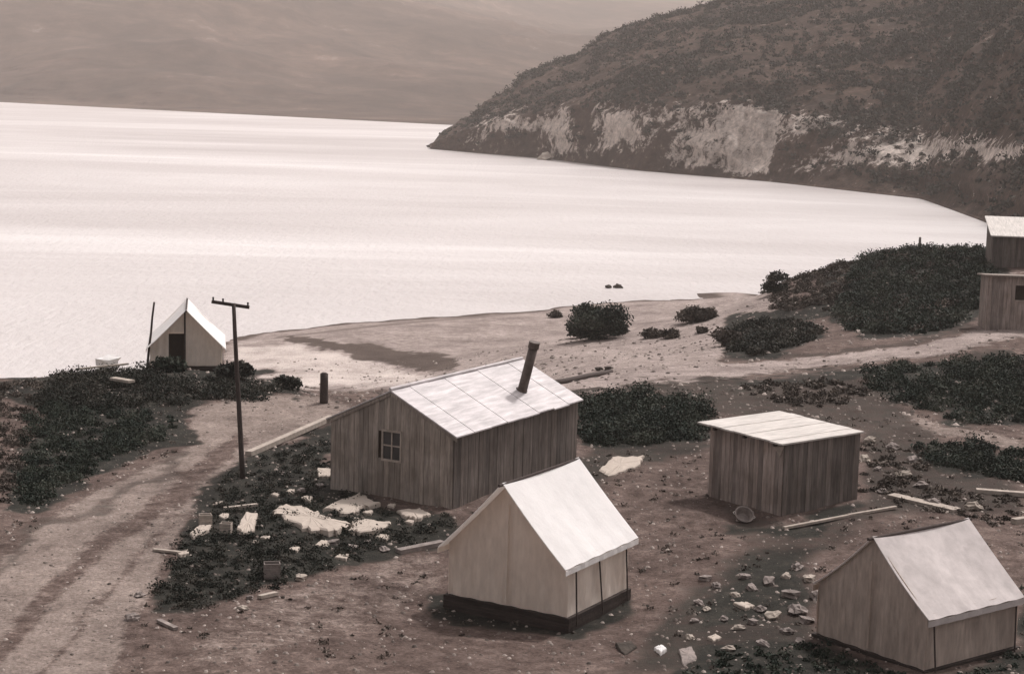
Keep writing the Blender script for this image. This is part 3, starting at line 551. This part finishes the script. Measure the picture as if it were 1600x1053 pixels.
# ------------------------------------------------------------------ board buildings
def boards(x0, x1, zb, topf, place, m, name, parent, bw=.2, th=.03, seed=0, hole=None):
    rs = random.Random(seed); mb = MB(); x = x0
    while x < x1-1e-6:
        xe = min(x+bw*rs.uniform(.85, 1.15), x1)
        if x1-xe < .06: xe = x1
        d = rs.uniform(0, .018); tone = rs.random(); zb_ = zb+rs.uniform(-.05, .04); g = .006
        segs = [(zb_, None)]
        if hole and xe > hole[0] and x < hole[1]: segs = [(zb_, hole[2]), (hole[3], None)]
        for a, b in segs:
            za, zc = (topf(x+g), topf(xe-g)) if b is None else (b, b)
            ring = [(x+g, a), (xe-g, a), (xe-g, zc), (x+g, za)]
            mb.prism([place(u, -th-d, v) for u, v in ring], [place(u, 0, v) for u, v in ring], tone)
        x = xe
    return mb.build(name, m, parent)
def cabin():
    w, l, hw, hr = 5.29, 9.2, 2.72, 3.98; ov, oe = .12, .2
    t = empty('cabin', (-4.25, 63.45, .0), -.526, 'largest building, grey vertical board cabin with pale metal roof and stovepipe', 'cabin'); sl_ = (hr-hw)/(w/2)
    rz = lambda x: hr-abs(x)*sl_-.1; zb = -.3
    win = (-.32, .42, 1.45, 2.45)
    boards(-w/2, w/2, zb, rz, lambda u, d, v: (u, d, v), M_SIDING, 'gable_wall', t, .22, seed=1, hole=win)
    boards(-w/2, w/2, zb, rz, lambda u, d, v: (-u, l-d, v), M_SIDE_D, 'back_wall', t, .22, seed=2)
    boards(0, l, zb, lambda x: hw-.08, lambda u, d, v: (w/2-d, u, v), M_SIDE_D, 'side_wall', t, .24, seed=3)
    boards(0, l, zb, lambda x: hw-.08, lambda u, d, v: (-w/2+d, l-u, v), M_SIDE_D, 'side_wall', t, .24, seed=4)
    mb = MB(); mb.box(-w/2+.01, w/2-.01, .02, l-.02, zb-.3, hw-.15, .1); mb.build('unlit_core', M_VOID, t)  # solid near-black block, painted as the unlit inside behind the boards
    for sx in (1, -1):                                  # roofing sheets laid side by side
        mb = MB(); n = 8; L = l+2*ov
        for k in range(n):
            y0 = -ov+L*k/n; y1 = -ov+L*(k+1)/n+.03; X1 = w/2+oe+.02*math.sin(k*2.3); dz = .016*(k % 2)+.004*random.random()
            P = [(0 if sx > 0 else -.001, hr+dz), (sx*X1, hr-X1*sl_+dz)]
            top = [(P[0][0], y0, P[0][1]), (P[0][0], y1, P[0][1]), (P[1][0], y1, P[1][1]), (P[1][0], y0, P[1][1])]
            if sx < 0: top = top[::-1]
            mb.prism(top, [(a, b, c-.05) for a, b, c in top], random.random())
        s_ = mb.build('roof_slope', M_ROOFMETAL, t)
    mb = MB(); mb.tube((0, -ov-.03, hr+.05), (0, l+ov, hr+.05), .06, n=8); mb.build('ridge_cap', M_ROOFMETAL, t)
    for sx in (1, -1):                                  # barge boards
        mb = MB(); x1 = sx*(w/2+oe-.02); ring = [(sx*.01, hr-.06), (x1, hr-abs(x1)*sl_-.06), (x1, hr-abs(x1)*sl_-.2), (sx*.01, hr-.2)]
        mb.prism([(a, -ov+.03, b) for a, b in ring], [(a, -ov+.065, b) for a, b in ring]); mb.build('barge_board', M_SIDING, t)
    mb = MB(); a, b, c, d = win
    for q in ((a-.06, b+.06, c-.08, c), (a-.06, b+.06, d, d+.08), (a-.06, a, c, d), (b, b+.06, c, d)): mb.box(q[0], q[1], -.085, -.02, q[2], q[3])
    fr = mb.build('window', M_PALEWOOD, t)
    mb = MB(); m_ = (a+b)/2; mb.box(m_-.025, m_+.025, -.06, -.03, c, d); mb.box(a, m_-.025, -.06, -.03, (c+d)/2-.025, (c+d)/2+.025); mb.box(m_+.025, b, -.06, -.03, (c+d)/2-.025, (c+d)/2+.025); mb.build('muntin', M_PALEWOOD, fr)
    mb = MB(); mb.box(a, b, -.028, .018, c, d); mb.build('pane', M_GLASS, fr)
    # stovepipe near the far end of the right slope, leaning
    mb = MB(); bx, by = 1.55, 6.6; bz = hr-bx*sl_; mb.tube((bx, by, bz-.2), (bx+.52, by-.05, bz+1.72), .19, .18, n=14, seg=1)
    pp = mb.build('stovepipe', M_STOVE, t, True); mb = MB(); mb.tube((bx+.515, by-.05, bz+1.70), (bx+.57, by-.05, bz+1.95), .215, .215, n=14); mb.build('pipe_cap', M_STOVE, pp)
    mb = MB(); mb.tube((bx, by, bz-.02), (bx+.01, by, bz+.1), .26, .2, n=14); mb.build('flashing', M_STOVE, pp)
    return t
cabin()
def shack():
    w, l, h0 = 3.56, 4.15, 2.55
    t = empty('shack', (8.58, 63.6, .0), -.872, 'small dark board shack with a flat pale overhanging roof', 'shack'); zb = -.3
    zt = lambda x, y: h0+.18-(x+w/2)/w*.1-y/l*.02
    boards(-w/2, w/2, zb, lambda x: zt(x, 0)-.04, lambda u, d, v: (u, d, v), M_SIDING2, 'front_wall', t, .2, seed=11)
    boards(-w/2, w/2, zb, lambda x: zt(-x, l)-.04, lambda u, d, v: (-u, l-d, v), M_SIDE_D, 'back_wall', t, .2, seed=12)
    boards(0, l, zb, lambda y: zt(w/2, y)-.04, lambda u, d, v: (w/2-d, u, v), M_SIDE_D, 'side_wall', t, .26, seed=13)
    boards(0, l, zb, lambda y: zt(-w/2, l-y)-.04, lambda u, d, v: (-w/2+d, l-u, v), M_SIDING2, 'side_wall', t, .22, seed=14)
    mb = MB(); mb.box(-w/2+.01, w/2-.01, .02, l-.02, zb-.3, h0-.1, .1); mb.build('unlit_core', M_VOID, t)  # near-black filling painted as the unlit inside of the shack
    mb = MB(); n = 7
    for k in range(n):
        a = -w/2-.42+(w+.58)*k/n; b = -w/2-.42+(w+.58)*(k+1)/n+.02; y0 = -.28-.05*random.random(); y1 = l+.02+.05*random.random(); e = .015*(k % 2)
        top = [(a, y0, zt(a, y0)+.06+e), (b, y0, zt(b, y0)+.06+e), (b, y1, zt(b, y1)+.06+e), (a, y1, zt(a, y1)+.06+e)]
        mb.prism(top, [(p, q, r-.06) for p, q, r in top], random.random())
    mb.build('roof', M_ROOFSH, t)
    for x in (-w/2+.3, 0, w/2-.3):
        mb = MB(); mb.box(x-.05, x+.05, -.2, l-.02, zt(x, 0)-.13, zt(x, 0)-.01); mb.build('rafter', M_DARKWOOD, t)
    mb = MB(); mb.prism([(w/2-.42, -.10, h0-.02), (w/2+.04, -.10, h0-.02), (w/2-.1, -.12, h0-.42)], [(w/2-.42, -.06, h0-.02), (w/2+.04, -.06, h0-.02), (w/2-.1, -.08, h0-.42)]); mb.build('bracket', M_PALEWOOD, t)
    return t
shack()

def hut(loc, rz, w, l, h, rise, roofm, wallm, label, opening=None, seed=30):
    t = empty('hut', loc, rz, label, 'hut'); zt = lambda y: h+rise*(1-y/l)
    boards(-w/2, w/2, -1.2, lambda x: zt(0)-.05, lambda u, d, v: (u, d, v), wallm, 'front_wall', t, .22, seed=seed, hole=opening)
    boards(-w/2, w/2, -1.2, lambda x: zt(l)-.05, lambda u, d, v: (-u, l-d, v), wallm, 'back_wall', t, .22, seed=seed+1)
    boards(0, l, -1.2, lambda y: zt(y)-.05, lambda u, d, v: (w/2-d, u, v), wallm, 'side_wall', t, .22, seed=seed+2)
    boards(0, l, -1.2, lambda y: zt(l-y)-.05, lambda u, d, v: (-w/2+d, l-u, v), wallm, 'side_wall', t, .22, seed=seed+3)
    if opening:
        a, b, c, d = opening; mb = MB(); mb.box(a, b, .12, .16, c, d); wi = mb.build('window', M_VOID, t); mb = MB(); mb.box(a-.07, b+.07, -.09, -.05, c-.08, c); mb.build('sill', M_PALEWOOD, wi)
    mb = MB(); top = [(-w/2-.25, -.35, zt(-.35)+.05), (w/2+.25, -.35, zt(-.35)+.05), (w/2+.25, l+.3, zt(l+.3)+.05), (-w/2-.25, l+.3, zt(l+.3)+.05)]; mb.prism(top, [(x, y, z-.09) for x, y, z in top]); mb.build('roof', roofm, t); return t
q = D(1585, 432, 136); hut((q[0]+.6, 136, q[2]), -.15, 4.6, 4.5, 4.1, -1.0, M_ROOFSH, M_SIDE_D, 'brown hut with pale roof cut by the right edge, below the lake end', seed=40)
q = D(1580, 517, 109); hut((q[0]+.9, 109, q[2]), -.12, 4.8, 3.2, 3.1, .25, M_SIDING, M_SIDING2, 'tall weathered board hut at the right edge beside the bend of the shore road', opening=(-.75, .05, 1.9, 2.8), seed=50)

# ------------------------------------------------------------------ poles, planks, stones and scrap
def utility_pole():
    b = ground(380, 747); top = D(365, 474, b[1]); t = empty('utility_pole', tuple(b), 0, 'tall thin wooden pole with a crossarm standing beside the dirt road', 'pole')
    v = top-b; mb = MB(); mb.tube((0, 0, -.4), tuple(v), .105, .07, n=10, seg=6, wob=.012); mb.build('pole', M_POLE, t, True)
    a = D(330, 471, b[1])-b; c = D(389, 480, b[1])-b; c[1] += .1; a[1] += .1; a[2] -= .02; c[2] -= .02; mb = MB()
    d = Vector(c-a).normalized(); n_ = Vector((0, 0, 1)).cross(d).normalized()*.045; up = d.cross(n_).normalized()*.06
    mb.prism([Vector(a)+n_+up, Vector(a)-n_+up, Vector(a)-n_-up, Vector(a)+n_-up], [Vector(c)+n_+up, Vector(c)-n_+up, Vector(c)-n_-up, Vector(c)+n_-up]); ar = mb.build('crossarm', M_POLE, t)
    for f in (.04, .3, .96):
        p = Vector(a).lerp(Vector(c), f)+up*0+Vector((0, 0, .05)); mb = MB(); mb.tube(p, p+Vector((0, 0, .13)), .03, .04, n=8); mb.build('insulator', M_GLASS, ar)
utility_pole()
b = D(228, 580, 90.3); tp = D(241, 472, 90.3); gz = hz(b[0], b[1]); mb = MB(); mb.tube((0, 0, gz-b[2]-.3), tuple(tp-b), .07, .05, n=8, seg=5, wob=.015)
o = mb.build('tent_mast', M_POLE, None, True); o.location = tuple(b); tag(o, 'thin leaning pole at the left edge of the lakeside tent', 'pole')
def post(px, py, h, r, label, lean=(0, 0), name='post'):
    b = ground(px, py); mb = MB(); mb.tube((0, 0, -.3), (lean[0], lean[1], h), r, r*.92, n=10, seg=4, wob=r*.06); mb.tube((lean[0], lean[1], h-.01), (lean[0]*1.02, lean[1], h+.05), r*.9, r*.5, n=10)
    o = mb.build(name, M_POLE, None, True); o.location = tuple(b); return tag(o, label, 'post')
post(506, 630, 1.4, .2, 'thick dark wooden post at the road end left of the cabin'); post(1437, 384, 1.1, .18, 'short post on the skyline of the scrub knoll')
def plank(p, q, wd_, th, label, m=M_PALEWOOD, name='plank', lift=.06, round_=False):
    a = ground(*p); b = ground(*q); c = (a+b)/2; mb = MB(); va = Vector(a-c); vb = Vector(b-c)
    if round_: mb.tube(va, vb, wd_/2, wd_*.42, n=10, seg=5, wob=wd_*.07)
    else:
        d = (vb-va).normalized(); s_ = d.cross(Vector((0, 0, 1))).normalized()*wd_/2; u = Vector((0, 0, th/2)); mb.prism([va+s_+u, va-s_+u, va-s_-u, va+s_-u], [vb+s_+u, vb-s_+u, vb-s_-u, vb+s_-u])
    o = mb.build(name, m, None, round_); o.location = (c[0], c[1], max(c[2], hz(c[0], c[1]))+lift); return tag(o, label, 'log' if round_ else 'plank')
plank((388, 712), (518, 655), .28, .2, 'long pale timber edging the road up to the cabin corner', lift=.08)
plank((622, 864), (692, 850), .3, .14, 'short dark edged board lying left of the white tent', M_ROCKG)
plank((1225, 827), (1325, 808), .14, .08, 'thin pale pole on the ground in front of the shack, left half'); plank((1325, 808), (1400, 795), .14, .08, 'thin pale pole continuing right of the shack')
plank((1392, 776), (1495, 800), .5, .12, 'broad pale board right of the shack, above the grey tent'); plank((1525, 770), (1605, 776), .3, .16, 'pale beam at the right edge above the grey tent')
plank((1583, 818), (1610, 814), .25, .2, 'short white board end at the right edge beside the tent ridge')
plank((125, 594), (200, 586), .12, .08, 'thin grey driftwood stick in the scrub left of the lakeside tent', M_ROCKP, lift=.5); plank((176, 606), (206, 611), .4, .12, 'short pale board in the scrub left of the lakeside tent', M_ROCKP, lift=.45)
plank((240, 861), (285, 866), .13, .07, 'thin pale stick at the road edge beside the weeds')
plank((405, 936), (432, 930), .16, .1, 'small grey stick at the lower edge of the weeds'); plank((350, 797), (402, 791), .16, .1, 'weathered stick at the top of the weeds above the crates')
plank((862, 602), (955, 583), .3, .2, 'dark log lying on the sand right of the stovepipe', M_POLE, 'log', .1, True)
plank((248, 972), (275, 985), .15, .08, 'grey stick on the road shoulder at lower left', M_ROCKG)
slab_args = []
def slab(poly, th, label, m=M_SLAB, name='flat_rock', cat='rock', group=None):
    th *= .6
    P = [ground(*p) for p in poly]; c = sum(P)/len(P); z = max(p[2] for p in P); ring = []
    n = len(P); jt = min(1., .28*float(np.ptp([p[0] for p in P])))
    for i in range(n):                                    # rough up the outline
        a, b = P[i], P[(i+1) % n]
        for t in (0, .17, .34, .5, .67, .84): q = a+(b-a)*t; d = random.uniform(-.12, .12)*jt; ring.append((q[0]-c[0]+d, q[1]-c[1]+random.uniform(-.3, .3)*jt))
    mb = MB(); k = len(ring); top = [(x*.93, y*.93, th*random.uniform(.8, 1.1)) for x, y in ring]; mid = [(x, y, th*.6) for x, y in ring]; bot = [(x*1.04, y*1.04, -.35) for x, y in ring]
    V = [(0, 0, th*1.08)]+[(x*.5, y*.5, th*random.uniform(.9, 1.25)) for x, y in ring]+top+mid+bot
    Fc = [(0, 1+i, 1+(i+1) % k) for i in range(k)]
    for r in range(3): Fc += [(1+r*k+i, 1+(r+1)*k+i, 1+(r+1)*k+(i+1) % k, 1+r*k+(i+1) % k) for i in range(k)]
    mb.add(V, Fc); o = mb.build(name, m); o.location = (c[0], c[1], hz(c[0], c[1])+.02); return tag(o, label, cat, group)
GR = 'pale flat rocks in the weeds'
for px, py, r in [(415, 842, 9), (598, 842, 12), (575, 803, 9), (480, 782, 10), (505, 852, 13), (640, 818, 8), (612, 792, 7), (350, 808, 9), (455, 770, 8), (535, 872, 12), (460, 860, 9), (430, 775, 7), (585, 760, 7)]:
    slab_args.append(([(px-r, py), (px-r*.3, py-r*.45), (px+r*.9, py-r*.3), (px+r*.5, py+r*.4)], .1))
for a_, th_ in slab_args: slab(a_, th_, 'one of the small pale rock fragments scattered in the dark weeds left of the cabin', group='small pale rock fragments')
slab([(425, 801), (445, 791), (478, 793), (520, 818), (552, 826), (528, 838), (490, 836), (450, 816)], .2, 'widest pale flat rock in the weeds left of the cabin corner', group=GR)
slab([(505, 797), (560, 776), (593, 793), (562, 799), (548, 810)], .2, 'pale peaked flat rock just below the cabin gable wall', group=GR)
slab([(552, 811), (612, 821), (600, 832), (565, 839), (545, 832)], .18, 'pale flat rock below the peaked one, right of the widest rock', group=GR)
slab([(620, 801), (655, 797), (674, 807), (650, 815), (633, 811)], .18, 'small pale flat rock at the foot of the cabin corner', group=GR)
slab([(370, 828), (384, 808), (403, 811), (397, 832), (380, 837)], .2, 'pale rounded rock between the crate and the widest flat rock', group=GR)
slab([(297, 837), (312, 824), (331, 824), (326, 832), (302, 843)], .16, 'pale flat rock beside the road under a small crate', group=GR)
slab([(541, 756), (562, 757), (586, 769), (562, 767)], .12, 'narrow pale rock strip near the cabin wall base', group=GR)
slab([(495, 736), (522, 736), (520, 746), (498, 748)], .14, 'small pale rock at the left corner of the cabin', group=GR)
slab([(276, 866), (294, 859), (295, 868), (282, 871)], .1, 'tiny pale rock where the road meets the weeds', group=GR)
slab([(935, 738), (958, 718), (1005, 716), (998, 729), (952, 746)], .2, 'pale flat rock behind the white tent roof corner')
slab([(1145, 944), (1165, 941), (1180, 948), (1165, 955)], .1, 'flat tan rock on the stony patch left of the grey tent'); slab([(1105, 998), (1118, 994), (1128, 999), (1115, 1003)], .08, 'small tan rock at the bottom of the stony patch')
slab([(1022, 1016), (1034, 1011), (1042, 1018), (1032, 1024)], .12, 'bright white stone near the bottom edge', M_CANVAS); slab([(1060, 1020), (1080, 1014), (1090, 1030), (1068, 1040)], .12, 'blue grey stone beside the bright white stone', M_ROCKG)
slab([(962, 1010), (985, 1004), (996, 1012), (975, 1024)], .12, 'blackish stone left of the bright white stone', M_ROCKD)
def crate(px, py, s, label, rz, m=M_PALEWOOD):
    b = ground(px, py); t = empty('crate', (b[0], b[1], b[2]+.02), rz, label, 'crate', 'small wooden crates in the weeds'); w = s/2; mb = MB()
    mb.box(-w, w, -w*.7, w*.7, 0, .03); mb.build('bottom', m, t)
    for y in (-1, 1):
        mb = MB()
        for k in range(3): mb.box(-w, w, y*w*.7-.015, y*w*.7+.015, .035+k*s*.3, .02+(k+1)*s*.3)
        mb.build('side_panel', m, t)
    for x in (-1, 1):
        mb = MB(); mb.box(x*w-.015*x-.012, x*w-.015*x+.012, -w*.7+.02, w*.7-.02, .035, s*.9); mb.build('end_panel', m, t)
    mb = MB(); mb.box(-w*.8, w*.8, -w*.5, w*.5, .032, .06); mb.build('crate_inside_shade', M_VOID, t)  # dark slab standing in for the shade in the open crate
crate(321, 822, .42, 'small pale open crate on the rock by the road', .3); crate(353, 834, .38, 'small pale open crate between the two pale rocks', -.1); crate(425, 903, .5, 'weathered crate with pale lid board at the lower edge of the weeds', .2, M_ROCKG)
def stone(px, py, r, m, label, name='stone', group=None, zoff=0., z=None):
    b = ground(px, py) if z is None else G(px, py, z); V = []; Fc = []; nu, nv = 9, 6; sd_ = random.uniform(0, 99)
    for j in range(nv+1):
        for i in range(nu):
            a = 2*math.pi*i/nu; p = math.pi*j/nv; k = r*(1+.28*math.sin(3*a+sd_+j*1.3)*math.sin(p)+.2*math.sin(5*p+sd_)*math.sin(p)); V.append((k*math.sin(p)*math.cos(a)*1.15, k*math.sin(p)*math.sin(a)*.85, k*math.cos(p)*.65))
    for j in range(nv):
        for i in range(nu): Fc.append((j*nu+i, (j+1)*nu+i, (j+1)*nu+(i+1) % nu, j*nu+(i+1) % nu))
    o = mesh_obj(name, V, Fc, m); o.location = (b[0], b[1], b[2]+r*.25+zoff); o.rotation_euler = (random.uniform(-.3, .3), random.uniform(-.3, .3), random.uniform(0, 6)); return tag(o, label, 'stone', group)
stone(835, 470, .7, M_ROCKD, 'small dark rock on the shoreline above the stovepipe'); stone(1166, 457, .9, M_ROCKD, 'dark rock on the shoreline left of the knoll')
stone(951, 450, .45, M_ROCKD, 'left of two small dark rocks out in the shallow water', z=WZ); stone(966, 450, .5, M_ROCKD, 'right of two small dark rocks out in the shallow water', z=WZ)
stone(936, 579, .25, M_ROCKD, 'dark pebble above the log on the sand'); stone(951, 578, .25, M_ROCKD, 'dark pebble on the sand at the far end of the log')
stone(1248, 283, 2.0, M_ROCKP, 'bright boulder at the waterline below the headland cliffs', z=WZ); stone(852, 250, 2.6, M_ROCKP, 'pale boulder at the waterline near the headland tip', z=WZ)
stone(1012, 620, .2, M_ROCKP, 'pale pebble at the top edge of the thicket')
o = stone(170, 560, .62, M_CANVAS, 'white canvas covered heap on the terrace edge far left of the lakeside tent', 'covered_heap'); q = D(170, 550, 91.5); o.location = (q[0], 91.5, hz(q[0], 91.5)+.8); o.scale = (1., .9, 1.15); o['category'] = 'heap'; o.rotation_euler = (0, 0, 1)
for i, (px, py, r) in enumerate([(1100, 905, .22), (1118, 920, .2), (1150, 930, .18), (1178, 925, .22), (1205, 910, .25), (1232, 935, .3), (1248, 960, .34), (1262, 905, .26), (1275, 935, .3), (1180, 975, .2), (1210, 968, .26),
        (1150, 985, .2), (1130, 965, .18), (1228, 985, .22), (1105, 955, .16), (1090, 940, .18), (1085, 975, .16), (1165, 905, .2), (1245, 885, .22), (1225, 900, .2), (1190, 950, .2), (1260, 975, .24), (1075, 1000, .16), (1140, 1012, .18), (1190, 1008, .2), (1250, 1004, .2)]):
    stone(px+random.uniform(-4, 4), py+random.uniform(-4, 4), r*.85, [M_ROCKG, M_ROCKG, M_ROCKP, M_PALEWOOD][i % 4 if i % 3 else 0], 'one of the loose stones heaped on the ground left of the grey roofed tent', group='loose stones left of the grey tent')
for i, (px, py) in enumerate([(1350, 720), (1372, 735), (1395, 700), (1410, 745), (1380, 770), (1440, 760), (1360, 690), (1425, 720), (1460, 790), (1520, 795)]):
    stone(px, py, random.uniform(.15, .3), [M_ROCKG, M_ROCKP][i % 3 == 0], 'one of the loose stones on the slope right of the shack', group='loose stones right of the shack')
for i, (px, py) in enumerate([(400, 848), (520, 850), (552, 858), (540, 870), (470, 770), (440, 740), (470, 905), (390, 935), (500, 760), (340, 790), (600, 860), (575, 848), (380, 952), (218, 932), (205, 968)]):
    stone(px, py, random.uniform(.1, .2), [M_ROCKG, M_PALEWOOD][i % 3 == 0], 'one of the loose stones in and around the weeds left of the cabin', group='loose stones in the weeds')
def tub(px, py):
    b = ground(px, py); t = empty('wash_tub', (b[0], b[1], b[2]+.05), 0, 'grey round wash tub tipped beside the shack corner', 'tub'); n = 20; V = []; prof = [(.28, 0), (.38, .3), (.41, .3), (.41, .33), (.36, .33), (.26, .03), (0, .03)]
    for r, z in prof: V += [(r*math.cos(2*math.pi*i/n), r*math.sin(2*math.pi*i/n), z) for i in range(n)]
    Fc = [(j*n+i, j*n+(i+1) % n, (j+1)*n+(i+1) % n, (j+1)*n+i) for j in range(len(prof)-1) for i in range(n)]+[tuple(range(n-1, -1, -1))]
    bo = mesh_obj('bowl', V, Fc, M_ROCKG, t); t.scale = (.85, .85, .85); t.rotation_euler = (.7, .2, 0)
    for s in (-1, 1): mb = MB(); mb.tube((s*.41, -.07, .26), (s*.47, 0, .27), .015, n=6); mb.tube((s*.47, 0, .27), (s*.41, .07, .26), .015, n=6); mb.build('handle', M_ROOFSH, t)
tub(1160, 812)
# ------------------------------------------------------------------ haze
m, t, p = mat('lake_haze'); t.nodes.remove(p); vp = t.nodes.new('ShaderNodeVolumePrincipled'); vp.inputs['Color'].default_value = (.99, .91, .865, 1); vp.inputs['Density'].default_value = .00018; vp.inputs['Anisotropy'].default_value = .1
t.links.new(vp.outputs[0], t.nodes['Material Output'].inputs['Volume'])
mb = MB(); mb.box(-9500, 9500, -300, 12500, -16, 950); o = mb.build('haze', m); o['kind'] = 'stuff'; o['label'] = 'thin pale haze hanging over the lake'; o['category'] = 'haze'
